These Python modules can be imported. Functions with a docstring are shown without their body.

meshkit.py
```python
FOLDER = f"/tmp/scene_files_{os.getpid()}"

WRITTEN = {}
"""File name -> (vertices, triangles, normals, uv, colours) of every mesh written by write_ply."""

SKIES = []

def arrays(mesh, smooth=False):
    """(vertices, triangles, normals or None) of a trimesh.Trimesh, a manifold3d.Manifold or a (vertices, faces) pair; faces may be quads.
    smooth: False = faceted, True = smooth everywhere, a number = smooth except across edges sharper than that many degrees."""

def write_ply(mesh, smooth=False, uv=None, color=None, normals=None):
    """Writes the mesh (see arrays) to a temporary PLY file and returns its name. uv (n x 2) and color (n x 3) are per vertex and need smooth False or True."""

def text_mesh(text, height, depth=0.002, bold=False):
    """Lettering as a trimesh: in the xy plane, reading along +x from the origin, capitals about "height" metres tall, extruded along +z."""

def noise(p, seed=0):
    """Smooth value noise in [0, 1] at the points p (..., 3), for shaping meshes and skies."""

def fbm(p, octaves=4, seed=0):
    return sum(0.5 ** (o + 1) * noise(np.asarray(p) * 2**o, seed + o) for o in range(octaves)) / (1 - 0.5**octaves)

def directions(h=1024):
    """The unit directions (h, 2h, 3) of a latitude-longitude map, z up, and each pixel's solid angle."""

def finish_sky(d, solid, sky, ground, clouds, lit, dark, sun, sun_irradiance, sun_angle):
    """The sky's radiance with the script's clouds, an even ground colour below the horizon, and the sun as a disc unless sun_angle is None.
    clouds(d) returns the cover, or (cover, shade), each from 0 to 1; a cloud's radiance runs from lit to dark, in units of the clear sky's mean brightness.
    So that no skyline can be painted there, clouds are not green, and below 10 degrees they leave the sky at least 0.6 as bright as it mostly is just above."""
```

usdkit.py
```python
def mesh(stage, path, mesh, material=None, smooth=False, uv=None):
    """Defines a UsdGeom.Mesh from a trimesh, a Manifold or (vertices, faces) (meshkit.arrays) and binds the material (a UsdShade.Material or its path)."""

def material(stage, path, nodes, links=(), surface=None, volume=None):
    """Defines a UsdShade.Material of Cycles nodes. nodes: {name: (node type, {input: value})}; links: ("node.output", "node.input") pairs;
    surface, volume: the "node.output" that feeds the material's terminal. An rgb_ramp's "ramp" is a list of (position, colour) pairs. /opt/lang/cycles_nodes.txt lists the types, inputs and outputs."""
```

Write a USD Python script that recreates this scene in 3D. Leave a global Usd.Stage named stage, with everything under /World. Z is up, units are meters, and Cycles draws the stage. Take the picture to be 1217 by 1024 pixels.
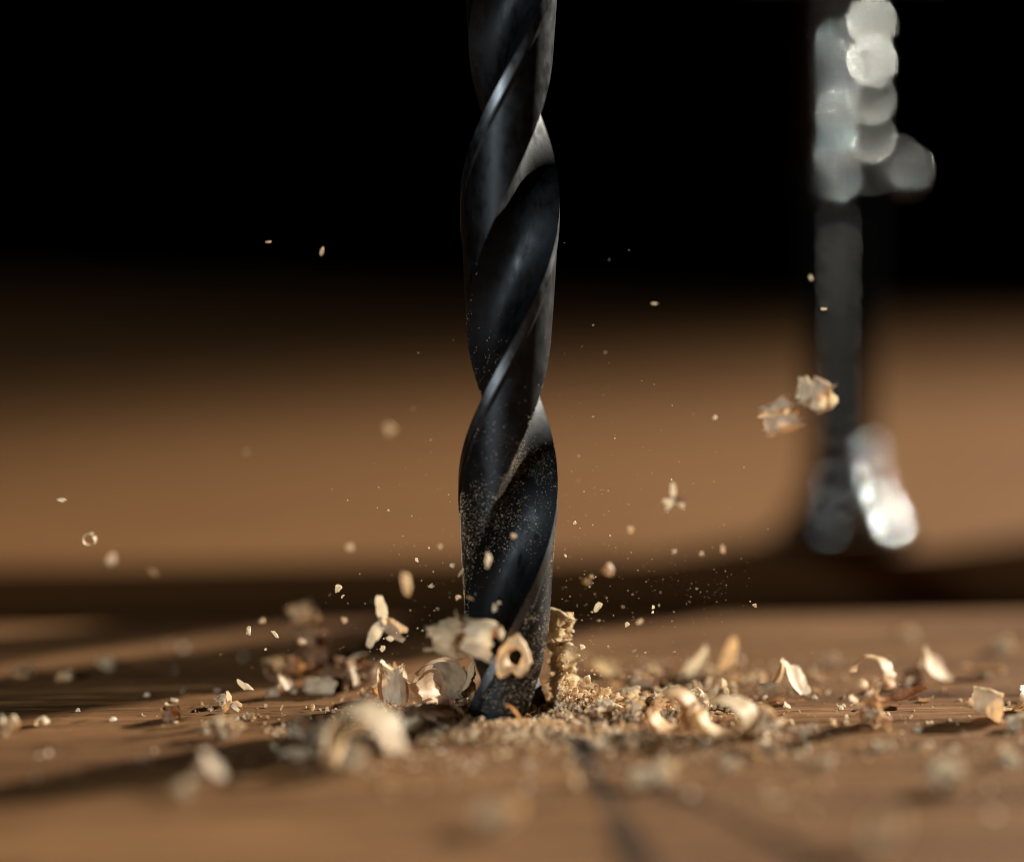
import math, numpy as np, trimesh, usdkit
from pxr import Usd, UsdGeom, UsdLux, UsdShade, Gf, Sdf
from shapely.geometry import Polygon, Point

stage = Usd.Stage.CreateInMemory()
UsdGeom.SetStageUpAxis(stage, 'Z'); UsdGeom.SetStageMetersPerUnit(stage, 1.0)
UsdGeom.Xform.Define(stage, '/World'); UsdGeom.Scope.Define(stage, '/World/Looks')
V3 = Gf.Vec3d
# ------------------------------------------------------------------ camera, lamps, exposure
F, H = 350.0, 84.0                     # mm: camera to drill, camera above the wood
KP, HOR, CX = 4025.0, -120.0, 608.5    # focal length in photo pixels, horizon row, middle column
cam = UsdGeom.Camera.Define(stage, '/World/camera')
cam.AddTranslateOp().Set(V3(0, -F/1000, H/1000)); cam.AddRotateXOp().Set(90.0)
AP = 36.0
cam.CreateHorizontalApertureAttr(AP); cam.CreateVerticalApertureAttr(AP*861/1024)
FL = AP*KP/1217
cam.CreateFocalLengthAttr(FL)
cam.CreateVerticalApertureOffsetAttr(-(512-HOR)*AP/1217); cam.CreateHorizontalApertureOffsetAttr(0.0)
cam.CreateFStopAttr(FL/25.0); cam.CreateFocusDistanceAttr(F/1000)
cam.CreateClippingRangeAttr(Gf.Vec2f(0.02, 50)); cam.CreateExposureAttr(0.0)

def aim(prim, pos, target):
    z = (np.array(pos, float)-np.array(target, float)); z /= np.linalg.norm(z)
    x = np.cross([0, 0, 1.0], z); x /= np.linalg.norm(x); y = np.cross(z, x)
    m = Gf.Matrix4d(*x, 0, *y, 0, *z, 0, *map(float, pos), 1)
    UsdGeom.Xformable(prim).AddTransformOp().Set(m)

AZ, EL = math.radians(35), math.radians(21)     # key: from the right and a little behind
SUN = np.array([math.cos(AZ)*math.cos(EL), math.sin(AZ)*math.cos(EL), math.sin(EL)])
KEYAT = (0.062, 0.058, 0.0)
key = UsdLux.SphereLight.Define(stage, '/World/key_lamp')
key.CreateRadiusAttr(0.016); key.CreateNormalizeAttr(True); key.CreateIntensityAttr(110.0)
key.CreateColorAttr(Gf.Vec3f(1.0, 0.93, 0.80)); aim(key, SUN*1.5+np.array(KEYAT), KEYAT)
sh = UsdLux.ShapingAPI.Apply(key.GetPrim()); sh.CreateShapingConeAngleAttr(9.0); sh.CreateShapingConeSoftnessAttr(1.0)
fill = UsdLux.RectLight.Define(stage, '/World/fill_lamp')
fill.CreateWidthAttr(0.16); fill.CreateHeightAttr(0.5); fill.CreateNormalizeAttr(True); fill.CreateIntensityAttr(1.3)
fill.CreateColorAttr(Gf.Vec3f(0.88, 0.97, 1.0)); aim(fill, (-0.50, -0.97, 0.27), (0, 0, 0.03))  # unseen fill lamp set front left for the sheen on the drill

glint_light = UsdLux.SphereLight.Define(stage, '/World/glint_lamp')
glint_light.CreateRadiusAttr(0.02); glint_light.CreateNormalizeAttr(True); glint_light.CreateIntensityAttr(8.0)
glint_light.CreateColorAttr(Gf.Vec3f(0.86, 0.96, 1.0)); glint_light.AddTranslateOp().Set(V3(-0.52, -1.0, 0.22))  # unseen small lamp added front left for point glints on the steel

def G(px, py):                                  # a pixel of the wood's surface, in mm
    d = F*H*KP/F/(py-HOR) if False else H*KP/(py-HOR)
    return np.array([(px-CX)*d/KP, d-F, 0.0])
def A(px, py, d):                               # a pixel at depth d (mm from the camera)
    return np.array([(px-CX)*d/KP, d-F, H-(py-HOR)*d/KP])

# ------------------------------------------------------------------ helpers
count = {}
def numbered(parent, name):
    k = (parent, name); n = count.get(k, 0); count[k] = n+1
    return f'{parent}/{name}' + (f'_{n:03d}' if n else '')
def tagp(p, label=None, cat=None, group=None, kind=None):
    for k, v in (('label', label), ('category', cat), ('group', group), ('kind', kind)):
        if v: p.SetCustomDataByKey(k, v)
def put(name, mesh, mat, parent=None, smooth=30, uv=None, **t):   # mesh in mm
    path = numbered(str(parent.GetPath()) if parent else '/World', name)
    if isinstance(mesh, trimesh.Trimesh): mesh = (mesh.vertices, mesh.faces)
    m = usdkit.mesh(stage, path, (np.asarray(mesh[0])/1000.0, np.asarray(mesh[1])), mat, smooth, uv)
    tagp(m.GetPrim(), **t); return m.GetPrim()
def thing(name, pos, **t):                       # pos in mm
    x = UsdGeom.Xform.Define(stage, numbered('/World', name)); x.AddTranslateOp().Set(V3(*(np.asarray(pos)/1000.0)))
    tagp(x.GetPrim(), **t); return x.GetPrim()
def wob(P, k, seed, octs=2):                     # smooth vector noise made of sines
    r = np.random.default_rng(seed); out = np.zeros_like(P)
    for o in range(octs):
        for j in range(4):
            q = r.normal(size=(3, 3))*k*2**o
            out += np.sin(P @ q.T + r.uniform(0, 6.28, 3))*0.5/2**o
    return out/1.5
def grid_faces(nu, nv, off=0, wrap=False):
    i, j = np.meshgrid(np.arange(nu if wrap else nu-1), np.arange(nv-1), indexing='ij')
    a = i*nv+j; b = ((i+1) % nu)*nv+j
    return np.stack([a, b, b+1, a+1], -1).reshape(-1, 4)+off
def tri(q): q = np.asarray(q); return np.vstack([q[:, [0, 1, 2]], q[:, [0, 2, 3]]])
def lathe(prof, n=64):
    prof = np.asarray(prof, float); t = np.linspace(0, 2*np.pi, n, endpoint=False)
    V = np.stack([np.outer(np.cos(t), prof[:, 0]), np.outer(np.sin(t), prof[:, 0]), np.tile(prof[:, 1], (n, 1))], -1).reshape(-1, 3)
    return V, tri(grid_faces(n, len(prof), wrap=True))

# ------------------------------------------------------------------ materials
def M(name, nodes, links, surface): return usdkit.material(stage, '/World/Looks/'+name, nodes, links, surface=surface)
def wood(name, angle, dark, mid, light, bump=0.5):
    return M(name, {
        'tc': ('geometry', {}), 'rot': ('mapping', {'rotation': (0, 0, angle), 'scale': (1, 1, 1)}),
        'm1': ('mapping', {'scale': (9, 130, 60)}), 'm2': ('mapping', {'scale': (60, 1500, 700)}), 'm3': ('mapping', {'scale': (350, 2600, 2600)}),
        'n1': ('noise_texture', {'scale': 1.0, 'detail': 4, 'roughness': .6, 'distortion': .6}),
        'n2': ('noise_texture', {'scale': 1.0, 'detail': 4, 'roughness': .65}),
        'n3': ('noise_texture', {'scale': 1.0, 'detail': 3, 'roughness': .6}),
        'mx': ('mix_float', {'fac': .4}), 'r': ('rgb_ramp', {'ramp': [(.36, dark), (.5, mid), (.64, light)]}),
        'hx': ('mix_float', {'fac': .5}),
        'b': ('bump', {'strength': bump, 'distance': .0010}),
        'p': ('principled_bsdf', {'roughness': .62, 'specular_ior_level': .3})},
        [('tc.position', 'rot.vector'), ('rot.vector', 'm1.vector'), ('rot.vector', 'm2.vector'), ('rot.vector', 'm3.vector'),
         ('m1.vector', 'n1.vector'), ('m2.vector', 'n2.vector'), ('m3.vector', 'n3.vector'), ('n1.fac', 'mx.a'), ('n2.fac', 'mx.b'), ('mx.result', 'r.fac'),
         ('r.color', 'p.base_color'), ('n2.fac', 'hx.a'), ('n3.fac', 'hx.b'), ('hx.result', 'b.height'), ('b.normal', 'p.normal')], 'p.BSDF')
def shaving(name, dark, mid, light, trans=.45, tcol=(.8, .45, .18)):
    return M(name, {
        'uv': ('texture_coordinate', {}), 'm1': ('mapping', {'scale': (30, 3, 1)}), 'm2': ('mapping', {'scale': (900, 900, 900)}),
        'n1': ('noise_texture', {'scale': 1.0, 'detail': 3, 'roughness': .6}), 'n2': ('noise_texture', {'scale': 1.0, 'detail': 3, 'roughness': .6}),
        'mx': ('mix_float', {'fac': .6}), 'r': ('rgb_ramp', {'ramp': [(.30, dark), (.45, mid), (.62, light)]}),
        'b': ('bump', {'strength': .5, 'distance': .0001}),
        'p': ('principled_bsdf', {'roughness': .55, 'specular_ior_level': .35}), 't': ('translucent_bsdf', {'color': tcol}),
        'mc': ('mix_closure', {'fac': trans})},
        [('uv.UV', 'm1.vector'), ('m1.vector', 'n1.vector'), ('uv.object', 'm2.vector'), ('m2.vector', 'n2.vector'), ('n1.fac', 'mx.a'), ('n2.fac', 'mx.b'),
         ('mx.result', 'r.fac'), ('r.color', 'p.base_color'), ('n1.fac', 'b.height'), ('b.normal', 'p.normal'), ('b.normal', 't.normal'),
         ('p.BSDF', 'mc.closure1'), ('t.BSDF', 'mc.closure2')], 'mc.closure')
def grainmat(name, ramp, trans=.3):
    return M(name, {
        'g': ('geometry', {}), 'm': ('mapping', {'scale': (1400, 1400, 1400)}), 'n': ('noise_texture', {'scale': 1.0, 'detail': 1}),
        'r': ('rgb_ramp', {'ramp': ramp}), 'p': ('principled_bsdf', {'roughness': .6}), 't': ('translucent_bsdf', {'color': (.92, .74, .5)}), 'mc': ('mix_closure', {'fac': trans})},
        [('g.position', 'm.vector'), ('m.vector', 'n.vector'), ('n.fac', 'r.fac'), ('r.color', 'p.base_color'), ('p.BSDF', 'mc.closure1'), ('t.BSDF', 'mc.closure2')], 'mc.closure')
def metal(name, col, rough, metallic=1.0, bscale=2500, bstr=.12):
    return M(name, {
        'tc': ('texture_coordinate', {}), 'm': ('mapping', {'scale': (bscale,)*3}), 'n': ('noise_texture', {'scale': 1.0, 'detail': 4, 'roughness': .7}),
        'm2': ('mapping', {'scale': (900, 900, 500)}), 'n2': ('noise_texture', {'scale': 1.0, 'detail': 4, 'roughness': .6}),
        'rr': ('rgb_ramp', {'ramp': [(.3, (rough*.75,)*3), (.7, (rough*1.35,)*3)]}),
        'b': ('bump', {'strength': bstr, 'distance': .00004}), 'p': ('principled_bsdf', {'base_color': col, 'metallic': metallic})},
        [('tc.object', 'm.vector'), ('m.vector', 'n.vector'), ('tc.object', 'm2.vector'), ('m2.vector', 'n2.vector'), ('n2.fac', 'rr.fac'), ('rr.color', 'p.roughness'),
         ('n.fac', 'b.height'), ('b.normal', 'p.normal')], 'p.BSDF')

GR = math.radians(-7)
WOOD1 = wood('plank_wood', GR, (.075, .028, .009), (.185, .084, .028), (.31, .150, .057))
WOOD2 = wood('far_plank_wood', GR, (.110, .041, .0115), (.184, .080, .0225), (.23, .110, .034), .3)
PALE = shaving('shaving_pale', (.50, .30, .16), (.76, .62, .44), (.86, .78, .62), .48, (.95, .84, .64))
CREAM = shaving('shaving_cream', (.42, .20, .08), (.70, .52, .31), (.82, .69, .48), .42, (.92, .70, .42))
AMBER = shaving('shaving_amber', (.26, .09, .03), (.60, .36, .17), (.76, .55, .31), .45, (.9, .60, .29))
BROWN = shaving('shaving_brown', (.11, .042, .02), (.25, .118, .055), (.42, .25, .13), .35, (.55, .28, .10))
GREY = shaving('shaving_grey', (.34, .21, .11), (.60, .47, .32), (.74, .64, .48), .42, (.85, .60, .34))
MATS = dict(p=PALE, c=CREAM, a=AMBER, b=BROWN, g=GREY)
DUST = grainmat('sawdust_mix', [(.30, (.20, .07, .03)), (.42, (.52, .30, .14)), (.52, (.76, .58, .36)), (.66, (.88, .78, .58))], .42)
DUSTP = grainmat('sawdust_pale', [(.3, (.70, .52, .34)), (.6, (.88, .80, .64))], .45)
STEEL = metal('black_oxide_steel', (.026, .028, .0305), .40)
FLUTE = metal('black_oxide_flute', (.020, .0215, .0235), .50, bstr=.3)
EDGE = metal('worn_steel_edge', (.10, .106, .114), .36)
CSTEEL = metal('lit_steel', (.065, .071, .069), .17, bstr=.02)  # steel of the lit upper spindle, lighter than the shaded length
CDARK = M('shade_black_steel', {'d': ('diffuse_bsdf', {'color': (.0035, .004, .0042)})}, [], 'd.BSDF')  # near black clamp steel; on the lower spindle it paints the shade
DIMPIN = metal('dim_pin_steel', (.011, .0135, .0145), .35, bstr=.0)  # darker copy of the pin steel, dimming its lower glints
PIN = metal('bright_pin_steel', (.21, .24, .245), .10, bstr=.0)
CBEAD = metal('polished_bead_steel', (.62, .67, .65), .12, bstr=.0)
DARKLINE = M('dark_line', {'p': ('principled_bsdf', {'base_color': (.05, .026, .013), 'roughness': .9, 'specular_ior_level': .1})}, [], 'p.BSDF')  # plain dark brown of the two thin lines on the near plank

# ------------------------------------------------------------------ the setting: two planks with a gap between them
R = 5.1                                            # drill radius
def plank(name, pts, hole, thick, ztop, mat, **t):
    P = Polygon(pts) if not hasattr(pts, 'difference') else pts
    if hole: P = P.difference(Point(*hole[:2]).buffer(hole[2], 48))
    m = trimesh.creation.extrude_polygon(P, thick); m.apply_translation([0, 0, ztop-thick])
    return put(name, m, mat, **t)
g0, g1 = G(-700, 753), G(1900, 719); f0, f1 = G(-700, 684), G(1900, 636)
AXX = (602-CX)/11.5
NEAR = plank('plank', [(-170, -240), (190, -240), g1[:2], g0[:2]], (AXX, 0, R+.35), 24, 0, WOOD1, kind='structure',
      label='near brown wooden plank being drilled, strewn with shavings')
e0, e1 = G(-900, 330), G(2200, 425)
def back(p, k, z): return [p[0], p[1]+k, z]
hp = np.array([[*p[:2], -.4] for p in (f0, f1, e0, e1)]+[back(f0, 27, -13.4), back(f1, 27, -13.4), back(e0, 0, -13.4), back(e1, 0, -13.4)])
put('plank', trimesh.convex.convex_hull(hp), WOOD2, smooth=False, kind='structure', label='far brown plank out of focus behind the gap')
# raised fibres of the near plank round the drill, where the lens is sharp
from scipy.ndimage import gaussian_filter
GA = math.atan2(g1[1]-g0[1], g1[0]-g0[0]); r_ = np.random.default_rng(4); nx, ny, st = 520, 330, .29
def band(sx, sy): h = gaussian_filter(r_.normal(size=(nx, ny)), (sx, sy)); return h/h.std()
hgt = .045*band(45, 1.6)+.030*band(14, .8)+.05*np.clip(band(30, 1.1)-1.3, 0, 2)-.10*np.clip(band(22, .9)-1.7, 0, 1.5)+.012*band(3, .8)+.05*band(60, 12)
xs, ys = (np.arange(nx)-nx/2+.5)*st, (np.arange(ny)-ny/2+.5)*st-2; Xg, Yg = np.meshgrid(xs, ys, indexing='ij')
fade = np.clip(np.minimum(np.minimum(Xg-xs[0], xs[-1]-Xg), np.minimum(Yg-ys[0], ys[-1]-Yg))/8, 0, 1)
zz = (np.clip(hgt*1.5+.12, .012, .5))*fade-.03*(1-fade); px_, py_ = Xg*math.cos(GA)-Yg*math.sin(GA)+2, Xg*math.sin(GA)+Yg*math.cos(GA)
q = grid_faces(nx, ny); hole_ = (np.hypot(px_-AXX, py_) > R+.45).ravel(); q = q[hole_[q].all(1)]
put('raised_grain', (np.stack([px_, py_, zz], -1).reshape(-1, 3), tri(q)), WOOD1, NEAR, smooth=True)
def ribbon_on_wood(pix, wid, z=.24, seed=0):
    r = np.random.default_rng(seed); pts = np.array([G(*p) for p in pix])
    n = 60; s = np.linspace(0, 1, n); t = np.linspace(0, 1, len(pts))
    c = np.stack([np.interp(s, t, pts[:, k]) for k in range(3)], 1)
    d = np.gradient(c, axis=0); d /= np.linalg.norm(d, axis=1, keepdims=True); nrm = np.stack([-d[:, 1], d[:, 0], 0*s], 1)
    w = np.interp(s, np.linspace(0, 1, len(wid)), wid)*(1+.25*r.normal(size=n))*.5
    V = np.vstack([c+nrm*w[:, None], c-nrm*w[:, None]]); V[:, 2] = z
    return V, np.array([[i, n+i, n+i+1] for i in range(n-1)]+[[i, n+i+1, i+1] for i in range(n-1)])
put('dark_line', ribbon_on_wood([(676, 868), (700, 905), (722, 950), (748, 1000), (790, 1070)], [1.8, 2.0, 2.1, 2.1]), DARKLINE,
    label='dark line running from the drill hole towards the front', cat='pencil mark')  # thin dark ribbon laid just above the wood
put('dark_line', ribbon_on_wood([(735, 912), (790, 940), (850, 968), (930, 1000), (1010, 1040)], [1.0, 1.6, 1.2, 1.4], seed=3), DARKLINE,
    label='second dark line slanting to the front right corner', cat='pencil mark')  # narrower ribbon in the same dark brown

# ------------------------------------------------------------------ twist drill
PITCH, PH = 2*335/11.5, math.radians(33.0)
def bez(p, n):
    t = np.linspace(0, 1, n)[:, None]; p = np.array(p, float)
    return (1-t)**3*p[0]+3*t*(1-t)**2*p[1]+3*t*t*(1-t)*p[2]+t**3*p[3]
LAND = math.radians(79)
def section():
    a = np.linspace(0, LAND, 44)
    rr = np.where(a < math.radians(15), R, R-.16); rr = R-.16*np.clip((a-math.radians(14))/math.radians(2), 0, 1)-.55*np.clip((a-math.radians(16))/(LAND-math.radians(16)), 0, 1)**1.3
    land = np.stack([rr*np.cos(a), rr*np.sin(a)], 1)
    hl = land[-1]/R*1.0
    fl = R*bez([hl, (hl[0]-.24, hl[1]-.64), (-.12, .05), (-.999, 0)], 60)[1:-1]
    half = np.vstack([land, fl]); return np.vstack([half, -half])
S = section(); NS = len(S)
ZB, ZT = -7.0, 104.0
zs = np.arange(ZB, ZT+.01, .25)
def twist(S, zs):
    a = 2*np.pi*zs/PITCH+PH; c, s = np.cos(a), np.sin(a)
    V = np.stack([np.outer(S[:, 0], c)-np.outer(S[:, 1], s), np.outer(S[:, 0], s)+np.outer(S[:, 1], c), np.tile(zs, (len(S), 1))], -1)
    return V
drill = thing('twist_drill', (AXX, 0, 0), label='black steel twist drill bit standing upright, boring into the plank', cat='drill bit')
UsdGeom.Xformable(drill).AddRotateYOp().Set(.38)
DV = twist(S, zs); DF = tri(grid_faces(NS, len(zs), wrap=True))
def strip(i0, i1):                               # the strip of the helix between two points of the section
    V = DV[np.arange(i0, i1+1) % NS]; return V.reshape(-1, 3), tri(grid_faces(len(V), len(zs)))
for k in (0, NS//2):
    put('land', strip(k, k+43), STEEL, drill, smooth=True); put('flute', strip(k+43, k+NS//2), FLUTE, drill, smooth=True)
ma = np.linspace(math.radians(.6), math.radians(11), 6)
for k in (0, np.pi):                             # ground margins along the leading edges, a hair proud of the body
    ri, ro = R-.2, R+.05
    prof = np.vstack([np.stack([ro*np.cos(ma+k), ro*np.sin(ma+k)], 1), np.stack([ri*np.cos(ma[::-1]+k), ri*np.sin(ma[::-1]+k)], 1)])
    mv = twist(prof, zs); put('margin', (mv.reshape(-1, 3), tri(grid_faces(len(prof), len(zs), wrap=True))), EDGE, drill, smooth=28)
sv, sf = lathe([(0, ZT-.2), (R-.3, ZT-.2), (R-.1, ZT), (R-.1, ZT+34), (0, ZT+34)]); put('shank', (sv, sf), STEEL, drill)
tv, tf = lathe([(0, ZB-2.6), (.4, ZB-2.5), (R-.2, ZB+.05), (0, ZB+.1)]); put('drill_point', (tv, tf), STEEL, drill)

# ------------------------------------------------------------------ clamp behind, on the right
DC = 446.0; cb = A(1000, 645, DC); cb[2] = -.4
clamp = thing('screw_clamp', cb, label='steel clamp screw with flared foot pressing on the far plank, out of focus', cat='clamp')
pv, pf = lathe([(0, 0), (9.0, 0), (9.2, .5), (8.9, 1.3), (7.6, 2.0), (6.7, 3.4), (5.6, 5.4), (4.9, 7.4), (4.6, 10), (4.3, 14.6), (0, 14.7)])
put('swivel_foot', (pv, pf), CDARK, clamp, smooth=40)
for z, r, a in ((12.3, 4.1, .6), (8.4, 4.5, .85), (5.0, 5.4, 1.0), (2.5, 6.8, 1.1)):   # polished rings added to give the glints down the foot
    t = trimesh.creation.torus(r, a, 64, 20); t.apply_translation([0, 0, z]); put('glint_bead', t, CBEAD, clamp, smooth=True)
def thread(z0, z1, r0, r1, pitch, n=48):
    nz = int((z1-z0)/pitch*16); t = np.linspace(0, 2*np.pi, n, endpoint=False); z = np.linspace(z0, z1, nz)
    T, Z = np.meshgrid(t, z, indexing='ij'); ph = ((Z/pitch-T/(2*np.pi)) % 1.0)
    prof = .5-.5*np.cos(2*np.pi*ph); r = r0+(r1-r0)*prof*(.88+.08*np.sin(Z*1.13+.8)+.05*np.sin(Z*.41))
    V = np.stack([r*np.cos(T), r*np.sin(T), Z], -1).reshape(-1, 3); return V, tri(grid_faces(n, nz, wrap=True))
put('threaded_spindle', thread(13.5, 46.5, 4.2, 4.65, 1.8), CDARK, clamp, smooth=60)  # lower length coloured black for the shade that lies over it
put('threaded_spindle', thread(46.5, 104, 4.0, 4.8, 5.0), CSTEEL, clamp, smooth=True, label='upper length of the threaded spindle, its sunlit tone put into the steel')  # same spindle in lighter steel where the light reaches it
cv, cf = lathe([(0, 45.6), (5.2, 45.6), (5.5, 45.9), (5.5, 48.2), (5.2, 48.5), (0, 48.5)], 48); put('collar', (cv, cf), CDARK, clamp)
kn = trimesh.creation.icosphere(3, 1.3); kn.apply_translation([7.9, -2.4, 48.6]); put('collar_screw', kn, CBEAD, clamp, smooth=True)
kn = trimesh.creation.icosphere(3, .9); kn.apply_translation([6.4, -3.2, 50.2]); put('collar_screw', kn, CBEAD, clamp, smooth=True)
ar, af = lathe([(0, 74), (13, 74), (14, 75), (14, 96), (13, 97), (0, 97)], 48); put('wooden_handle', (ar, af), WOOD2, clamp)
for z0, z1, m in ((46, 73, PIN), (12, 45.9, DIMPIN)):  # thin pin added in front of the spindle for a second row of glints
    fv, ff = thread(z0, z1, .75, 1.3, 2.9, 24); put('glint_pin', (fv+np.array([-2.1, -8.2, 0]), ff), m, clamp, smooth=True, **({} if m is PIN else dict(label='lower length of the added glint pin in darker steel')))

bx_ = np.array([96, 106.5, 0])-[cb[0], cb[1], 0]; ba = math.atan2(bx_[1], bx_[0])  # unseen bar added out of frame to cast a shadow across the near plank
bar = trimesh.creation.box((7, 17, 67)); bar.apply_transform(trimesh.transformations.rotation_matrix(AZ, [0, 0, 1])); bar.apply_translation(bx_+[0, 0, 33.5]); put('shade_bar', bar, CDARK, clamp, smooth=False)
nk = trimesh.creation.cylinder(1.2, 27, sections=20); nk.apply_translation(bx_+[0, 0, 80.4]); put('shade_bar_neck', nk, CDARK, clamp)  # unseen neck, kept thin so it shades little above the added bar
arm = trimesh.creation.box((np.hypot(*bx_[:2])+4, 4, 5)); arm.apply_transform(trimesh.transformations.rotation_matrix(ba, [0, 0, 1])); arm.apply_translation(bx_/2+[0, 0, 96.3]); put('shade_bar_arm', arm, CDARK, clamp, smooth=False)  # unseen arm tying the added bar to the clamp

# ------------------------------------------------------------------ shavings
def rotm(r):
    q = r.normal(size=4); return trimesh.transformations.quaternion_matrix(q/np.linalg.norm(q))[:3, :3]
def Rx(a): return trimesh.transformations.rotation_matrix(a, [1, 0, 0])[:3, :3]
def Ry(a): return trimesh.transformations.rotation_matrix(a, [0, 1, 0])[:3, :3]
def Rz(a): return trimesh.transformations.rotation_matrix(a, [0, 0, 1])[:3, :3]
def edge(r, n, amt):
    x = np.linspace(0, 1, n); e = sum(np.sin(x*k*6.28+r.uniform(0, 6.28))*r.uniform(.3, 1)/k**.6 for k in (1, 2, 3, 5, 8))
    return amt*(e*.5+r.normal(size=n)*.45)
def ribbon(r, turns=1.5, rad=1, grow=.4, width=1.2, drift=0, cone=.1, nu=56, nv=10, crump=.12, rag=.16, start=None):
    u = np.linspace(0, 1, nu); v = np.linspace(0, 1, nv); U = np.repeat(u[:, None], nv, 1)
    lo, hi = edge(r, nu, rag), 1+edge(r, nu, rag); Vv = lo[:, None]+(hi-lo)[:, None]*v[None]
    th = turns*2*np.pi*U+(r.uniform(0, 6.28) if start is None else start); rr = rad*(1+grow*(U-.5))*(1+cone*(Vv-.5))
    P = np.stack([drift*(U-.5)+(Vv-.5)*width, rr*np.cos(th), rr*np.sin(th)], -1)
    s = r.integers(1 << 30); P = P+(wob(P.reshape(-1, 3)/rad, 1.1, s, 3)+.35*wob(P.reshape(-1, 3)/rad, 3.6, s+1, 2)).reshape(P.shape)*crump*rad
    return P
def flake(r, L=1.0, W=.7, bend=.8, crump=.14, rag=.2, taper=.3, nu=30, nv=12):
    u = np.linspace(-1, 1, nu); v = np.linspace(-1, 1, nv); U = np.repeat(u[:, None], nv, 1)
    w = (1-taper*np.abs(u)**1.5)+edge(r, nu, rag); Vv = w[:, None]*(v[None]+edge(r, nu, rag*.5)[:, None]); U = U+edge(r, nv, rag*.6)[None]*np.abs(U)
    b = bend+1e-4; P = np.stack([L*np.sin(b*U)/b, W*Vv, L*(1-np.cos(b*U))/b+.25*bend*W*Vv**2], -1)
    s = r.integers(1 << 30); return P+wob(P.reshape(-1, 3)/max(L, W), 1.6, s, 3).reshape(P.shape)*crump*max(L, W)
def mv(P, m, off=(0, 0, 0)): return P @ np.asarray(m).T+np.asarray(off)
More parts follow.
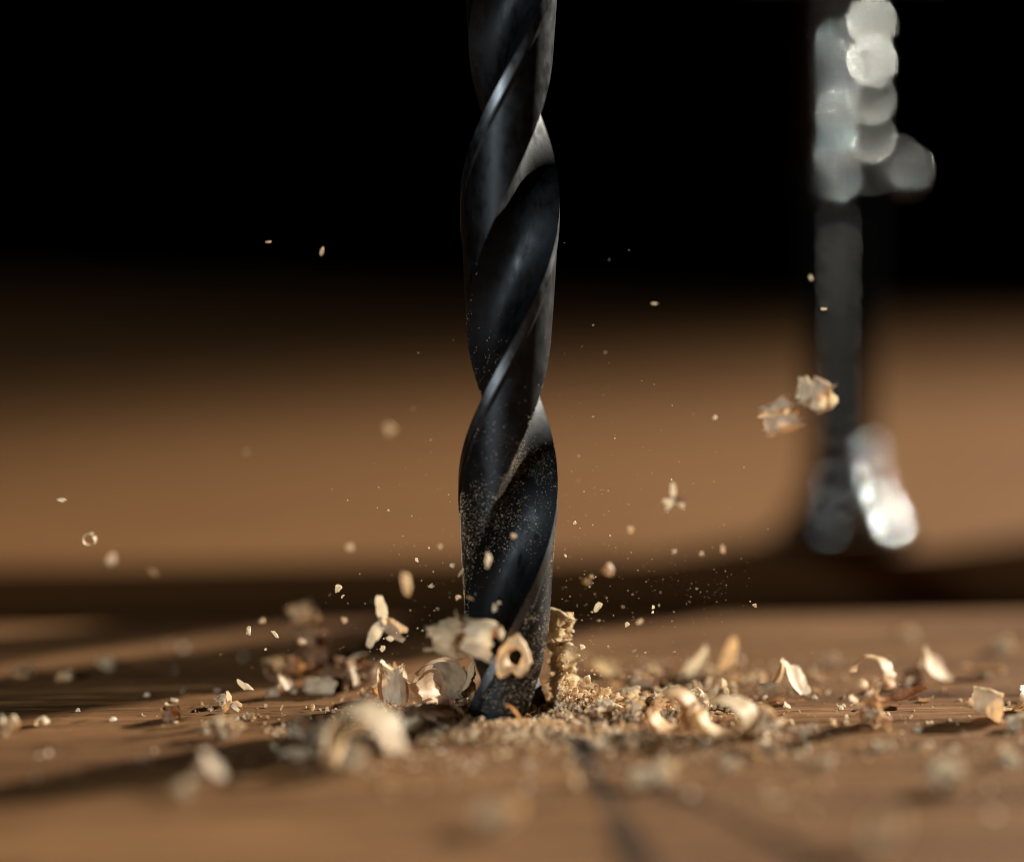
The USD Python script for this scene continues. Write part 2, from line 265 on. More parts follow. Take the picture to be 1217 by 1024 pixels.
def shape(kind, r):
    u = r.uniform
    if kind == 'roll': return [mv(ribbon(r, u(1.3, 1.9), 1, .5, 2.2, crump=.1), Rz(u(-.5, .5)))]
    if kind == 'rollend': return [mv(ribbon(r, u(1.5, 2.1), 1, .6, 1.5, crump=.10), Rz(1.2+u(-.3, .3)))]
    if kind == 'spiral': return [mv(ribbon(r, 3.2, 1, .3, 1.5, 3.6, crump=.12, nu=100), Rz(u(-.4, .4)) @ Ry(u(-.2, .2)))]
    if kind == 'ring': return [mv(ribbon(r, .96, 1, .15, .8, .25, crump=.10, rag=.15), Rz(1.35))]
    if kind == 'dome': return [mv(ribbon(r, .46, 1, .2, 1.7, crump=.10, rag=.16, start=.0), Rz(1.05)), mv(ribbon(r, .3, .8, .2, 1.0, crump=.2, rag=.2, start=1.2), Rz(.4), (-.6, -.3, -.1)), mv(flake(r, .6, .4, 1, .2), rotm(r), (.6, -.3, -.1))]
    if kind == 'arch': return [mv(ribbon(r, .5, 1, .2, 1.1, crump=.1, rag=.14, start=-.2), Rz(1.1)), mv(ribbon(r, .42, .72, .2, .8, crump=.1, start=0), Rz(1.3), (.1, -.4, -.05))]
    if kind == 'flake': return [mv(flake(r, 1, u(.5, .8), u(.5, 1.1)), rotm(r))]
    if kind == 'upright': return [mv(flake(r, 1, .55, .5, .12), Ry(-1.2+u(-.3, .3)) @ Rx(u(-.4, .4)) @ Rz(u(-.5, .5))), mv(flake(r, .6, .4, .8, .12), Ry(u(-.6, .2)), (-.3, -.1, -.6))]
    if kind == 'shard': return [mv(flake(r, 1, .22, u(.2, .6), .07, .12, .7), Rx(u(0, 3)))]
    if kind == 'washer':
        th = np.repeat(np.linspace(.3, 6.5, 60)[:, None], 10, 1); e = edge(r, 60, .05)[:, None]; v = np.linspace(0, 1, 10)[None]
        ro = 1+.16*np.sin(2*th+.6)+.12*np.sin(3*th+2)+e; ri = .45+.10*np.sin(th+1.2)+.06*np.sin(2*th)+.6*e; rd = ri+(ro-ri)*v
        P = np.stack([rd*np.cos(th), -.5*np.sin(v*3.1)+.16*th*.5, rd*np.sin(th)*1.15], -1); return [P+wob(P.reshape(-1, 3), 1.7, 7, 3).reshape(P.shape)*.16]
    if kind == 'wrap': return [mv(ribbon(r, 1.25, 1, .2, 1.9, .5, crump=.26, rag=.2, nu=70), Rz(.1) @ Ry(-.1), (-1.15, 0, -.1)), mv(ribbon(r, 1.2, 1.02, .15, 1.7, .4, crump=.2, rag=.16, nu=70), Ry(.12), (.7, -.1, .12)),
                               mv(flake(r, .9, .5, 1.2, .2, .2), Rz(.3) @ Ry(.5), (-.2, -.5, .8)), mv(flake(r, .7, .4, 1.0, .2, .2), Ry(1.2), (-1.9, -.2, -.2))]
    if kind == 'stack': return [mv(q*(.5, .5, .42), np.eye(3), (.22*math.sin(i*2.1+.5), 0, i*.62)) for i in range(4) for q in shape('crumple', r)[:5]] + [mv(ribbon(r, u(.9, 1.3), .42, .3, .7, crump=.3, rag=.25), Rz(u(-.6, .6)) @ Ry(u(-.5, .5)), (.2*math.sin(i*2.6), 0, i*.9)) for i in range(3)]
    if kind == 'fold': return [mv(ribbon(r, .55, .85, .2, .8, .1, crump=.16, start=.1), Rz(1.0) @ Ry(.15), (0, .1, .75)), mv(ribbon(r, .85, .42, .3, .55, .1, crump=.18), Rz(1.2), (.42, -.35, .35)),
                               mv(ribbon(r, .8, .5, .3, .7, .1, crump=.2), Rz(.9), (-.45, -.1, .2)), mv(flake(r, .75, .3, .7, .14), Ry(1.25), (.2, -.2, -.35)), mv(flake(r, .7, .34, .8, .16), Ry(1.7) @ Rx(.6), (-.35, .1, -.5)), mv(ribbon(r, .7, .32, .3, .5, crump=.2), Rz(.8), (.35, -.2, -1.0))]
    if kind == 'star': return [mv(flake(r, .85, .33, .4, .10, .1, .55), Ry(a) @ Rx(u(.8, 1.8)), (.6*math.cos(a), u(-.2, .2), -.6*math.sin(a))) for a in (-1.75, .3, 2.2, -.1+.9)]
    if kind == 'fork': return [mv(flake(r, .6, .14, .4, .08, .15, .2), Ry(a) @ Rx(1.2), (.5*math.cos(a), 0, -.5*math.sin(a))) for a in (-.5, 1.7, 3.3)]
    if kind == 'cup': return [mv(ribbon(r, .9, 1, .1, 1.7, crump=.12, rag=.14), Ry(1.45)), mv(flake(r, .9, .5, .9, .14), Ry(.15) @ Rz(u(-.3, .3)), (0, -.2, .95)), mv(flake(r, .5, .3, .9, .1), Ry(1.1), (.85, -.5, .5))]
    if kind == 'pyramid': return [mv(flake(r, 1.0, .7, .3, .12, .1, .8), Ry(.75) @ Rx(.5), (.4, 0, 0)), mv(flake(r, .9, .6, .5, .15), Ry(-1.0) @ Rx(-.4), (-.5, .1, -.1)), mv(ribbon(r, 1.1, .4, .3, .8), Rz(.5), (-.9, -.3, -.5))]
    if kind == 'pair': return [mv(q, Rz(.0), (-1.15, 0, -.25)) for q in (ribbon(r, .95, .75, .3, 1.6, crump=.22, rag=.2), flake(r, .8, .5, 1.2, .2), flake(r, .7, .4, 1.2, .2) @ Ry(1.3).T)] + [mv(q, np.eye(3), (.8, 0, .3)) for q in shape('crumple', r)]
    if kind == 'double': return [mv(ribbon(r, 1.2, .8, .3, 1.5, crump=.16, rag=.14), Rz(.25) @ Ry(.2), (-1.1, 0, -.25)), mv(ribbon(r, 1.4, .8, .4, 1.2, crump=.2, rag=.18), Rz(-.4) @ Ry(.4), (.75, .1, .35)), mv(flake(r, .6, .3, .8, .15), Ry(1.1), (1.5, -.2, 0)), mv(flake(r, .5, .4, .8), rotm(r), (-.2, -.5, .3))]
    n = 11 if kind == 'heap' else 7               # crumple, heap
    out = []
    for i in range(n):
        c = r.normal(size=3); c = c/np.linalg.norm(c)*(.75, .55, .6)*u(.2, 1)
        if i % 3 == 0: q = ribbon(r, u(.5, 1.3), u(.3, .6), u(.1, .6), u(.5, 1.1), crump=.28, rag=.22, nu=44)
        else: q = flake(r, u(.5, .95), u(.25, .6), u(.6, 1.7), .22, .24, nu=30)
        out.append(mv(q, rotm(r), c))
    return out
def solid(P, t):                                  # a sheet with thickness t from a grid of points; its uv runs over the sheet
    nu, nv = P.shape[:2]; N = np.cross(np.gradient(P, axis=0), np.gradient(P, axis=1)); N /= np.maximum(np.linalg.norm(N, axis=2, keepdims=True), 1e-9)
    tt = t*np.ones((nu, nv, 1)); tt[[0, -1]] *= .35; tt[:, [0, -1]] *= .35
    V = np.vstack([(P+N*tt/2).reshape(-1, 3), (P-N*tt/2).reshape(-1, 3)]); n = nu*nv
    q = grid_faces(nu, nv); f = [q, q[:, ::-1]+n]
    b = np.concatenate([np.arange(nv), np.arange(1, nu)*nv+nv-1, (nu-1)*nv+np.arange(nv-2, -1, -1), np.arange(nu-2, 0, -1)*nv]); c = np.roll(b, -1)
    f.append(np.stack([b, b+n, c+n, c], 1))
    U, W = np.meshgrid(np.linspace(0, 1, nu), np.linspace(0, 1, nv), indexing='ij'); uv = np.stack([U, W], -1).reshape(-1, 2)
    return V, tri(np.vstack(f)), np.vstack([uv, uv])
PART = dict(ribbon='curl', flake='flake')
def chip(name, label, cat, px, py, w, h, kind, mats, seed, d=None, tilt=0, deep=None, t=.08, lift=0, group=None):
    """px: middle column, py: lowest row, w x h: size in photo pixels; on the wood unless a depth d (mm) is given. tilt turns it in the picture's plane."""
    r = np.random.default_rng(seed); parts = shape(kind, r)
    parts = [mv(p, Ry(-tilt)) for p in parts]
    if d is None: dd = H*KP/(py-HOR)
    else: dd = F+d
    k = dd/KP; allp = np.vstack([p.reshape(-1, 3) for p in parts]); lo, hi = allp.min(0), allp.max(0)
    sx, sz = w*k/(hi[0]-lo[0]), h*k/(hi[2]-lo[2]); sy = (deep*k/(hi[1]-lo[1])) if deep else min(math.sqrt(sx*sz), 1.5*min(sx, sz))
    mid = (lo+hi)/2; mid[2] = lo[2]
    pos = A(px, py, dd)
    if d is None: pos[2] = -.08+lift
    root = thing(name, pos, label=label, cat=cat, group=group)
    for i, p in enumerate(parts):
        q = (p-mid)*(sx, sy, sz); V, Fc, uv = solid(q, min(t, .05*min(w, h)*k+.02))
        put('curl' if p.shape[1] == 10 else 'flake', (V, Fc), MATS[mats[i % len(mats)]], root, smooth=True, uv=uv)
    return root
def pellet(name, label, px, py, w, h, mat, seed, d=0., tilt=0., rough=.22, group=None, cat='wood particle'):
    r = np.random.default_rng(seed); m = trimesh.creation.icosphere(2, 1.0); v = m.vertices
    v = v+wob(v, 1.3, seed, 3)*rough; v /= np.abs(v).max(0); k = (F+d)/KP
    v = v*(w*k/2, min(w, h)*k/2, h*k/2) @ Ry(-tilt).T
    return put2(name, v, m.faces, A(px, py, F+d), mat, label, cat, group)
def put2(name, v, f, pos, mat, label, cat, group):
    p = numbered('/World', name); m = usdkit.mesh(stage, p, (v/1000, f), MATS[mat], True); m.AddTranslateOp().Set(V3(*(pos/1000)))
    tagp(m.GetPrim(), label, cat, group); return m

S_ = 'wood_shaving'; C_ = 'shaving'
CH = [
 # --- left, on the plank
 ('pale frayed shaving at the left edge of the near plank', 10, 875, 26, 27, 'crumple', 'cpc', 11, {}),
 ('small hooked shaving tipped up beside a short shadow, second from the left edge', 50, 862, 19, 12, 'arch', 'pc', 12, {}),
 ('crown-like reddish shaving with two upright horns, alone on bare wood', 204, 856, 26, 23, 'cup', 'bca', 13, {}),
 ('split shaving, one half yellow and the other dark red, on bare wood', 262, 876, 62, 30, 'crumple', 'cbcb', 14, {}),
 ('bright white jagged shaving standing on a point behind the split one', 276, 846, 24, 27, 'star', 'pca', 15, {}),
 ('dull pale lump tucked behind the bright jagged shaving', 261, 840, 18, 18, 'crumple', 'g', 16, {}),
 ('crumb-like shaving with ragged top in the middle of the bare wood', 297, 856, 15, 12, 'crumple', 'c', 17, {}),
 ('blurred greenish white shaving leaning right, behind the bright jagged one', 334, 828, 40, 28, 'pyramid', 'gp', 18, {}),
 ('blurred small roll lying flat left of the hook-shaped shaving', 380, 824, 44, 22, 'roll', 'g', 19, {}),
 ('tall blurred shaving, toned brown for shade, standing like a finger behind the others', 366, 802, 62, 92, 'stack', 'bbab', 21, {}),  # dim brown here stands in for weak light on it
 ('pale shaving curled like a hook beside the small roll', 417, 822, 20, 30, 'arch', 'pg', 21, {}),
 ('orange blurred shaving behind the cup-shaped one', 441, 834, 32, 26, 'crumple', 'aca', 22, {}),
 ('cup-shaped shaving with pale curled lid and brown body', 468, 840, 42, 58, 'cup', 'gpp', 23, {}),
 ('large thin roll leaning against the left of the drill', 523, 842, 72, 60, 'rollend', 'g', 24, {}),
 ('pale mottled shaving pressed to the left side of the drill', 551, 842, 38, 58, 'crumple', 'gcg', 25, {}),
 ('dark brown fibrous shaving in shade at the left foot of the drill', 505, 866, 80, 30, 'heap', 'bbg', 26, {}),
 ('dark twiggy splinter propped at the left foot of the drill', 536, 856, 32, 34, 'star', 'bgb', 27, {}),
 ('big bright arched curl, out of focus, in front of the cup-shaped shaving', 434, 908, 106, 74, 'arch', 'pc', 28, {'deep': 80}),
 ('blurred pale chunk under the big arched curl', 424, 916, 38, 38, 'crumple', 'ppg', 29, {}),
 ('little yellow cone of wood left of the big arched curl', 396, 896, 20, 22, 'pyramid', 'cca', 30, {}),
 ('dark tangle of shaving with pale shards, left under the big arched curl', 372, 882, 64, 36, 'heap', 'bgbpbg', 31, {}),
 ('flat greenish row of shaving flakes in front of the dark tangle', 358, 902, 50, 16, 'crumple', 'gpg', 32, {}),
 ('blurred greenish shaving alone in front on the drill shadow', 247, 932, 46, 44, 'pyramid', 'gg', 33, {}),
 ('blurred whitish ball of shaving frontmost on the left', 217, 950, 26, 26, 'crumple', 'pg', 34, {}),
 ('low heap of shaving behind the cup-shaped one, toned dark brown for shade', 408, 818, 96, 42, 'heap', 'bgb', 71, {}),  # shade over the heap put into its brown
 ('crumpled shaving at the foot of the standing brown one, toned dark for shade', 340, 812, 60, 36, 'heap', 'ba', 72, {}),  # dark tone painted for the shade it lies in
 # --- right, on the plank
 ('white flaky shaving close to the right foot of the drill', 724, 851, 38, 26, 'heap', 'ppc', 40, {}),
 ('reddish white twisted shaving between the flaky one and the large roll', 757, 858, 32, 34, 'crumple', 'pcb', 41, {}),
 ('large open roll showing its yellow inside, right of the drill', 800, 872, 68, 56, 'rollend', 'cpc', 42, {'deep': 50}),
 ('fat pale barrel roll lying beside the yellow-insided roll', 860, 876, 84, 54, 'rollend', 'p', 49, {'deep': 60}),
 ('ragged cream shaving at the right end of the barrel roll', 908, 873, 58, 40, 'heap', 'cpcc', 44, {}),
 ('white crumpled flake stuck upright behind the two large rolls', 831, 848, 30, 34, 'crumple', 'p', 45, {}),
 ('small white curl perched above the barrel roll', 858, 836, 18, 32, 'crumple', 'pp', 46, {}),
 ('blurred cream flake leaning left behind the large rolls', 822, 806, 38, 40, 'upright', 'pc', 47, {}),
 ('blurred orange-edged flake standing upright behind the large rolls', 856, 806, 42, 52, 'upright', 'cpa', 48, {}),
 ('blurred flat pale shaving lying behind the white flaky one', 727, 802, 42, 18, 'flake', 'p', 49, {}),
 ('pale shaving with a bright white peak, half way between rolls and twisted dark-tailed one', 932, 833, 66, 52, 'pyramid', 'pcg', 50, {}),
 ('white forked fibre lying in front of a long shadow', 954, 881, 34, 24, 'fork', 'p', 51, {}),
 ('glossy folded shaving with two loops, standing over a dark block shadow', 1037, 864, 58, 86, 'fold', 'caccca', 52, {}),
 ('dark red pointed sliver bent out to the right of the folded shaving', 1074, 838, 58, 20, 'shard', 'b', 53, {'tilt': .25, 'lift': .4}),
 ('pale crumbled foot of shaving under the folded one', 1034, 862, 46, 32, 'crumple', 'gca', 54, {}),
 ('blurred pyramid-shaped shaving behind the dark red sliver', 1102, 812, 62, 46, 'pyramid', 'cpb', 55, {}),
 ('tightly wound spiral shaving with a round orange end, near the right edge', 1171, 858, 50, 42, 'spiral', 'c', 56, {}),
 ('bright straight bar of wood behind the spiral shaving', 1205, 848, 36, 34, 'upright', 'pc', 57, {}),
 ('pale notched shaving at the right edge in front of the spiral one', 1210, 869, 28, 24, 'crumple', 'pg', 58, {}),
 ('small white flake in front of the folded shaving', 1048, 891, 24, 13, 'crumple', 'p', 59, {}),
 ('small white flake in front of the spiral shaving', 1137, 895, 18, 12, 'crumple', 'pg', 60, {}),
 ('tiny brown curl standing behind the small white flake, right', 1143, 882, 12, 14, 'ring', 'b', 61, {}),
 ('blurred two-lobed cream shaving in front of the large rolls', 776, 934, 56, 34, 'double', 'ppg', 62, {}),
 ('small blurred white flake in front of the white flaky shaving', 710, 893, 26, 18, 'crumple', 'gp', 63, {}),
 ('small blurred pale flake in front of the barrel roll', 872, 915, 28, 14, 'crumple', 'p', 64, {}),
 ('blurred pale shaving pair on the front right of the plank', 1130, 942, 52, 40, 'heap', 'pgp', 65, {}),
 ('blurred pale shaving at the right edge below the notched one', 1196, 910, 34, 26, 'crumple', 'pg', 66, {}),
 ('large very blurred pale shaving frontmost on the right', 1052, 1012, 52, 56, 'crumple', 'cg', 67, {}),
 ('very blurred pale shaving low in front of the drill', 588, 985, 70, 36, 'crumple', 'cgp', 68, {}),
 ('blurred small pale flakes on the plank right of the dark line', 975, 912, 34, 14, 'crumple', 'pg', 69, {}),
 ('blurred white flake between the forked fibre and front right pair', 1118, 915, 34, 18, 'crumple', 'p', 70, {}),
 ('ragged pale shaving touching the right foot of the drill', 694, 832, 30, 28, 'crumple', 'pcp', 91, {}),
 ('small reddish torn shaving between drill foot and white flaky one', 706, 860, 26, 20, 'crumple', 'bcb', 92, {}),
 ('thin pale curl lying over the reddish white twisted shaving', 745, 838, 34, 24, 'spiral', 'p', 93, {}),
 ('crumpled cream shaving wedged left of the yellow-insided roll', 777, 850, 30, 28, 'heap', 'cpb', 94, {}),
 ('dull crumpled shaving behind the white flaky one', 760, 822, 44, 24, 'heap', 'gcb', 95, {}),
 ('torn pale shaving in front of the dark heap, left of the drill', 492, 872, 34, 22, 'crumple', 'pgc', 96, {}),
 # --- far, blurred, on the plank's back edge
 ('faint pale shaving far back on the left of the plank', 126, 795, 24, 16, 'crumple', 'pc', 80, {}),
 ('faint brown shaving far back at the left edge of the plank', 26, 806, 34, 16, 'crumple', 'ca', 81, {}),
 ('faint brown shaving far back, second from the left edge', 78, 810, 24, 16, 'crumple', 'ac', 82, {}),
 ('faint pale shaving far back between the peaked and folded shavings', 990, 790, 24, 16, 'crumple', 'g', 83, {}),
 ('faint pale shaving far back at the right edge of the plank', 1190, 775, 28, 22, 'crumple', 'gp', 84, {}),
 ('faint amber shaving far back above the pyramid-shaped one', 1080, 760, 22, 14, 'crumple', 'cp', 85, {}),
 ('low brown row of shaving behind the spiral one', 1170, 805, 56, 16, 'heap', 'acab', 86, {}),
]
for lab, px, py, w, h, kind, mats, seed, kw in CH: chip(S_, lab, C_, px, py, w, h, kind, mats, seed, **kw)
# --- thrown up or held against the drill
chip(S_, 'crumpled pale shaving clinging across the left front of the drill', C_, 548, 786, 92, 64, 'wrap', 'cpcp', 101, d=-7.5, tilt=-.1, deep=46)
chip(S_, 'orange ring of shaving with a dark hole, on the front of the drill', C_, 611, 807, 43, 54, 'washer', 'c', 102, d=-7.5, tilt=-.5, deep=22, t=.12)
chip(S_, 'short amber fold joining the pale shaving and the orange ring on the drill', C_, 588, 786, 26, 44, 'arch', 'ca', 103, d=-7.2, tilt=.5, deep=24)
chip(S_, 'knobbly cream spiral climbing the right side of the drill', C_, 669, 838, 50, 116, 'stack', 'ppcppcp', 104, d=3, deep=44)
chip(S_, 'star-shaped cream shaving in the air left of the drill', C_, 460, 770, 50, 64, 'star', 'pcpg', 105, d=5)
chip(S_, 'two-lobed shaving flying in front of the clamp', C_, 948, 518, 98, 72, 'pair', 'gpcpcp', 106, d=-7, tilt=.35)
chip(S_, 'tiny white and red shaving flying between drill and clamp', C_, 803, 607, 26, 34, 'star', 'pbp', 107, d=9)
chip(S_, 'thin red-brown fibre stuck upright at the foot of the drill', C_, 609, 856, 20, 20, 'shard', 'a', 108, d=-7.5, tilt=-.9)

PT = [  # px, py, w, h, mat, depth, tilt, label
 (482, 692, 14, 34, 'c', 12, .15, 'long blurred pinkish particle floating above the star-shaped shaving'),
 (402, 699, 9, 13, 'p', 0, -.5, 'bright heart-shaped particle in the dark band left of the drill'),
 (407, 708, 5, 6, 'p', 0, 0, 'tiny speck just under the bright heart-shaped particle'),
 (296, 749, 8, 12, 'p', 0, 0, 'bright oval particle, left one of the pair over the standing brown shaving'),
 (327, 753, 13, 5, 'p', 0, -.8, 'bright slanting particle, right one of the pair over the standing brown shaving'),
 (316, 771, 4, 4, 'p', 0, 0, 'tiny speck below the pair of bright particles'),
 (290, 814, 26, 9, 'p', -2, -.65, 'oblong pale flake hovering over the bright jagged shaving'),
 (513, 696, 10, 6, 'c', 0, .6, 'small bent orange particle between floating blur and drill'),
 (538, 671, 8, 8, 'p', 2, 0, 'round bright particle close to the left edge of the drill'),
 (495, 665, 5, 5, 'p', 0, 0, 'tiny bright speck above the long blurred particle'),
 (522, 649, 7, 7, 'c', 8, 0, 'faint pinkish speck left of the drill, above the round bright one'),
 (415, 650, 10, 10, 'c', 14, 0, 'blurred round particle before the far plank, left of the drill'),
 (547, 682, 5, 12, 'c', -3, -.4, 'splinter touching the left edge of the drill'),
 (544, 710, 7, 7, 'g', 3, 0, 'dull round particle touching the left edge of the drill'),
 (581, 663, 9, 24, 'p', -8, 0, 'upright oval particle in front of the drill flute'),
 (588, 722, 7, 12, 'p', -7, .2, 'hooked particle in front of the drill above the orange ring'),
 (593, 716, 4, 4, 'p', -7, 0, 'tiny speck in front of the drill by the hooked particle'),
 (559, 711, 12, 4, 'a', -7, -.4, 'thin brown particle in front of the drill'),
 (611, 637, 8, 8, 'g', -6.5, 0, 'whitish speck in front of the drill flute, highest of those'),
 (722, 678, 16, 18, 'g', 10, .2, 'mottled greenish blob floating right of the drill'),
 (711, 721, 9, 15, 'p', 2, -.3, 'brightest white oval particle floating right of the drill'),
 (697, 692, 9, 9, 'c', 12, 0, 'dim round particle left below the mottled blob'),
 (703, 685, 5, 5, 'g', 6, 0, 'small dim speck between mottled blob and drill'),
 (745, 742, 7, 7, 'p', 1, 0, 'small bright round particle over the plank, right of the drill'),
 (760, 738, 8, 8, 'g', 7, 0, 'dull round particle beside the small bright round one'),
 (776, 721, 4, 6, 'p', 0, 0, 'upper of two specks stacked over the dark gap'),
 (776, 727, 4, 4, 'p', 0, 0, 'lower of two specks stacked over the dark gap'),
 (749, 630, 8, 10, 'c', 8, 0, 'faint cone-shaped particle before the far plank, right of the drill'),
 (801, 655, 6, 7, 'g', 6, 0, 'left one of three dull beads over the dark gap'),
 (834, 658, 6, 7, 'g', 6, 0, 'middle one of three dull beads over the dark gap'),
 (859, 652, 5, 12, 'g', 8, 0, 'right, longest one of three dull beads over the dark gap'),
 (790, 595, 7, 8, 'p', 9, 0, 'small pale particle beside the tiny white and red shaving'),
 (779, 361, 11, 4, 'p', 6, 0, 'flat pale particle high between drill and clamp'),
 (980, 367, 10, 4, 'p', 3, 0, 'flat bright particle high in front of the clamp spindle'),
 (963, 330, 5, 8, 'p', 8, .3, 'small curved particle at the left edge of the clamp spindle'),
 (897, 719, 6, 6, 'g', 0, .5, 'small particle over the gap below the clamp foot'),
 (850, 496, 6, 6, 'p', 6, 0, 'small speck left of the two-lobed flying shaving'),
 (383, 299, 6, 11, 'g', 4, 0, 'upright oval particle against the black, left of the drill'),
 (319, 288, 8, 4, 'g', 3, 0, 'flat particle against the black, farthest up on the left'),
 (73, 594, 13, 6, 'p', 3, 0, 'small ragged pale particle high near the left edge'),
 (132, 665, 14, 20, 'g', 16, 0, 'blurred egg-shaped particle above the dark gap, left'),
 (182, 680, 16, 6, 'a', 16, -.8, 'dim slanting particle just above the dark gap, left'),
 (462, 511, 16, 16, 'c', 22, 0, 'large faint blurred particle before the far plank, left of the drill'),
 (293, 536, 12, 8, 'b', 18, 0, 'faint dark blurred particle before the far plank'),
 (311, 737, 8, 8, 'c', 8, 0, 'dim round particle between the pair of bright ones'),
 (358, 763, 11, 11, 'g', 8, 0, 'greenish round particle before the standing brown shaving'),
 (409, 737, 8, 8, 'c', 6, 0, 'dim pinkish particle left of the star-shaped shaving'),
 (454, 770, 8, 9, 'p', 2, 0, 'round pale particle just under the star-shaped shaving'),
 (463, 758, 11, 7, 'p', 3, -.4, 'small white curl hanging from the star-shaped shaving'),
 (683, 621, 5, 5, 'p', 0, 0, 'bright speck right of the drill before the far plank'),
 (692, 768, 7, 7, 'p', 0, .5, 'bright angular speck right of the knobbly spiral'),
 (672, 660, 4, 4, 'p', 0, 0, 'bright speck in the dark band at the right edge of the drill'),
]
for i, (px, py, w, h, m, d, tl, lab) in enumerate(PT): pellet('wood_particle', lab, px, py, w, h, m, 500+i, d, tl, .55)
# looped particle, far left
chip('wood_particle', 'small looped particle with a dark eye, left before the far plank', 'wood particle', 107, 648, 17, 15, 'ring', 'p', 140, d=5, tilt=.5)

# ------------------------------------------------------------------ sawdust
def grains(pos, size, seed):                       # irregular six- to eight-sided crumbs joined into one mesh
    r = np.random.default_rng(seed); n = len(pos)
    b = trimesh.creation.icosahedron(); bv, bf = b.vertices, b.faces
    sc = r.uniform(.45, 1.5, (n, 1, 3))*size[:, None, None]; V = bv[None]*(1+r.normal(size=(n, 12, 1))*.28)*sc
    q = r.normal(size=(n, 4)); q /= np.linalg.norm(q, axis=1, keepdims=True); w, x, y, z = q.T
    Rm = np.stack([1-2*(y*y+z*z), 2*(x*y-z*w), 2*(x*z+y*w), 2*(x*y+z*w), 1-2*(x*x+z*z), 2*(y*z-x*w), 2*(x*z-y*w), 2*(y*z+x*w), 1-2*(x*x+y*y)], -1).reshape(n, 3, 3)
    V = np.einsum('nij,nkj->nki', Rm, V)+pos[:, None]
    return V.reshape(-1, 3), (bf[None]+12*np.arange(n)[:, None, None]).reshape(-1, 3)
rg = np.random.default_rng(77)
def mound(n, c, s, hgt, lo, hi, seed):             # a low heap: grains piled where they are densest
    r = np.random.default_rng(seed); p = np.zeros((n, 3)); p[:, :2] = c+r.normal(size=(n, 2))*s
    p[:, 2] = np.abs(r.normal(size=n))*hgt*np.exp(-(((p[:, :2]-c)/s)**2).sum(1)*.6)
    sz = lo*(hi/lo)**(r.random(n)**2.2); p[:, 2] += sz*.5
    k = np.hypot(p[:, 0]-AXX, p[:, 1]) > R+.15; return p[k], sz[k]
P1, Z1 = zip(mound(2600, (AXX+2, -7.8), (8.5, 2.2), .4, .08, .34, 1), mound(2200, (AXX+8.5, .3), (3.6, 3.0), 1.1, .08, .36, 2), mound(900, (AXX+14, -1), (5, 2.6), .5, .08, .4, 3),
             mound(800, (AXX-8.5, -3), (4, 3), .6, .08, .34, 4), mound(420, (AXX+6.6, .6), (1.3, 1.6), 2.4, .08, .3, 5))
ha, hr = rg.uniform(0, 6.28, 1500), (R+.5)*np.sqrt(rg.random(1500)); hz_ = rg.uniform(.1, .3, 1500); hp_ = np.stack([AXX+hr*np.cos(ha), hr*np.sin(ha), rg.uniform(-.7, .15, 1500)], 1)   # packed in the hole
put('sawdust', grains(np.vstack(P1+(hp_,)), np.concatenate(Z1+(hz_,)), 6), DUST, smooth=False, kind='stuff', label='heaped coarse sawdust around the foot of the drill', cat='sawdust')
n = 1300; sp = np.zeros((n, 3)); sp[:, 0] = AXX+18+rg.normal(size=n)*26; sp[:, 1] = rg.normal(size=n)*17-3; ss = .06*(6**(rg.random(n)**2.6)); sp[:, 2] = ss*.4
k = (np.abs(sp[:, 0]-AXX) > 6) | (np.abs(sp[:, 1]) > 6); k &= sp[:, 1] < 38
put('scattered_crumbs', grains(sp[k], ss[k], 8), DUSTP, smooth=False, kind='stuff', label='loose pale crumbs scattered over the near plank', cat='wood crumbs')
def bits(n, c, s, lo, hi, zmax, seed):              # small bent flakes and fibres, lying and leaning in the heap
    r = np.random.default_rng(seed); Vs, Fs, Us, o = [], [], [], 0
    while len(Vs) < n:
        p = np.array([c[0]+r.normal()*s[0], c[1]+r.normal()*s[1], 0]); L = lo*(hi/lo)**(r.random()**1.6)
        if math.hypot(p[0]-AXX, p[1]) < R+.5+L*.4: continue
        P = flake(r, L*.5, L*.5*r.uniform(.15, .6), r.uniform(.3, 1.8), .2, .22, .5, 9, 5); P = mv(P, rotm(r) if r.random() < .75 else Rz(r.uniform(0, 6.28)))
        e = math.exp(-(((p[:2]-c)/s)**2).sum()*.6); p[2] = -P[..., 2].min()*.8+abs(r.normal())*zmax*e
        V, f, uv = solid(P+p, .05+.03*L); Vs.append(V); Fs.append(f+o); Us.append(uv); o += len(V)
    return np.vstack(Vs), np.vstack(Fs), np.vstack(Us)
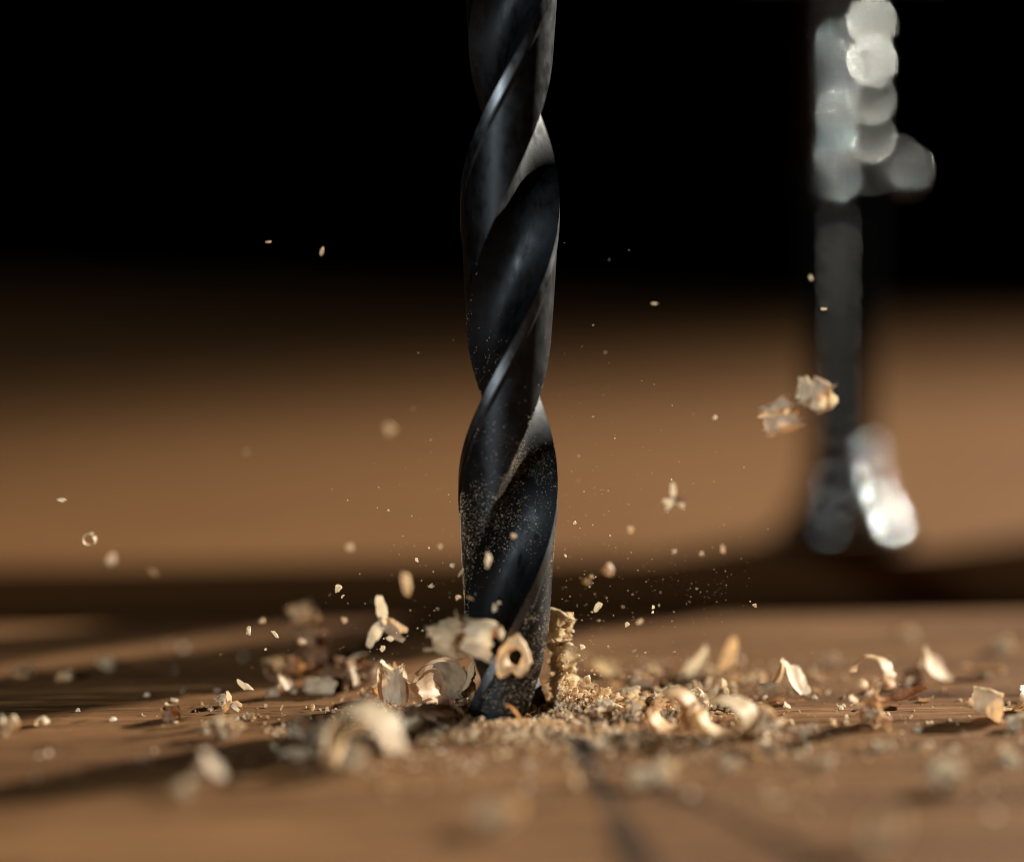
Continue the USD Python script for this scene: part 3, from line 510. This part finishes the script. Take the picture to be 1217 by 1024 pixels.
for nm, mt, n_, sd in (('pale', PALE, 190, 61), ('cream', CREAM, 200, 62), ('brown', BROWN, 110, 63)):
    for zone, c, sg, hi, zm, nn in (('lying blurred on the front of the plank', (AXX+14, -19), (24, 8), 1.7, 0, int(n_*.9)), ('round the foot of the drill', (AXX+6, -2.5), (9, 4), 1.5, .9, n_), ('spread over the right of the plank', (AXX+30, -3), (17, 12), 1.0, 0, n_), ('thick on the right behind the hole', (AXX+14, 8), (12, 8), 1.9, .4, n_), ('torn up round the front rim of the hole', (AXX+1, -6.0), (4.2, .8), 1.5, 0, n_//4), ('spread over the left of the plank', (AXX-17, -3), (8, 4), 1.1, .2, n_//4)):
        V, f, uv = bits(nn, np.array(c), np.array(sg), .3, hi, zm, sd+nn)
        put('small_flakes', (V, f), mt, smooth=True, uv=uv, kind='stuff', label=f'small {nm} wood flakes {zone}', cat='wood flakes')
# fine dust hanging in the air round the drill
n = 800; ap = np.zeros((n, 3)); ap[:, 0] = AXX+rg.normal(size=n)*9.5+3; ap[:, 1] = rg.normal(size=n)*3; ap[:, 2] = np.abs(rg.normal(size=n))*15+1.5; as_ = .028*(3.4**(rg.random(n)**2.4))
c2 = A(835, 695, F); m2 = 90; a2 = c2+rg.normal(size=(m2, 3))*(3.4, 1.0, 1.6); s2 = .022*(2.0**(rg.random(m2)**2))
ap = np.vstack([ap, a2]); as_ = np.concatenate([as_, s2]); k = np.hypot(ap[:, 0]-AXX, ap[:, 1]) > R+.6
put('airborne_dust', grains(ap[k], as_[k], 9), DUSTP, smooth=False, kind='stuff', label='fine bright dust hanging in the air around the drill', cat='dust')
# dust caught on the drill's lower turns
NC = 200000; iu = rg.integers(0, NS, NC); iz = rg.integers(0, len(zs)-1, NC); ff_ = rg.random(NC)[:, None]; q = DV[iu, iz]*(1-ff_)+DV[iu, iz+1]*ff_; zq = q[:, 2]
iv = (iu+1) % NS; q = q+(DV[iv, iz]-DV[iu, iz])*rg.random(NC)[:, None]
nz_ = wob(q, .5, 31, 3)[:, 0]; seg = iu % (NS//2); fine_ = wob(q, 2.2, 33, 2)[:, 1]
wt = np.where(seg < 44, np.exp(-((zq-12)/13)**2)*.62, np.exp(-((zq-25)/8)**2)*.40)*np.clip(.45+.8*nz_+.5*fine_, 0.02, 1)
wt = np.maximum(wt, np.where((seg > 41) & (seg < 46), .55*np.exp(-((zq-20)/16)**2), 0))
k = (rg.random(NC) < wt) & (zq > 1); q = q[k]; rq = np.hypot(q[:, 0], q[:, 1])[:, None]; q = q+np.hstack([q[:, :2]/rq*.02, 0*rq])
q = q @ Ry(math.radians(.38)).T+[AXX, 0, 0]
put('clinging_dust', grains(q, .019*(2.6**(rg.random(len(q))**2.4)), 10), DUSTP, smooth=False, kind='stuff', label='fine sawdust clinging to the lower turns of the drill', cat='dust')
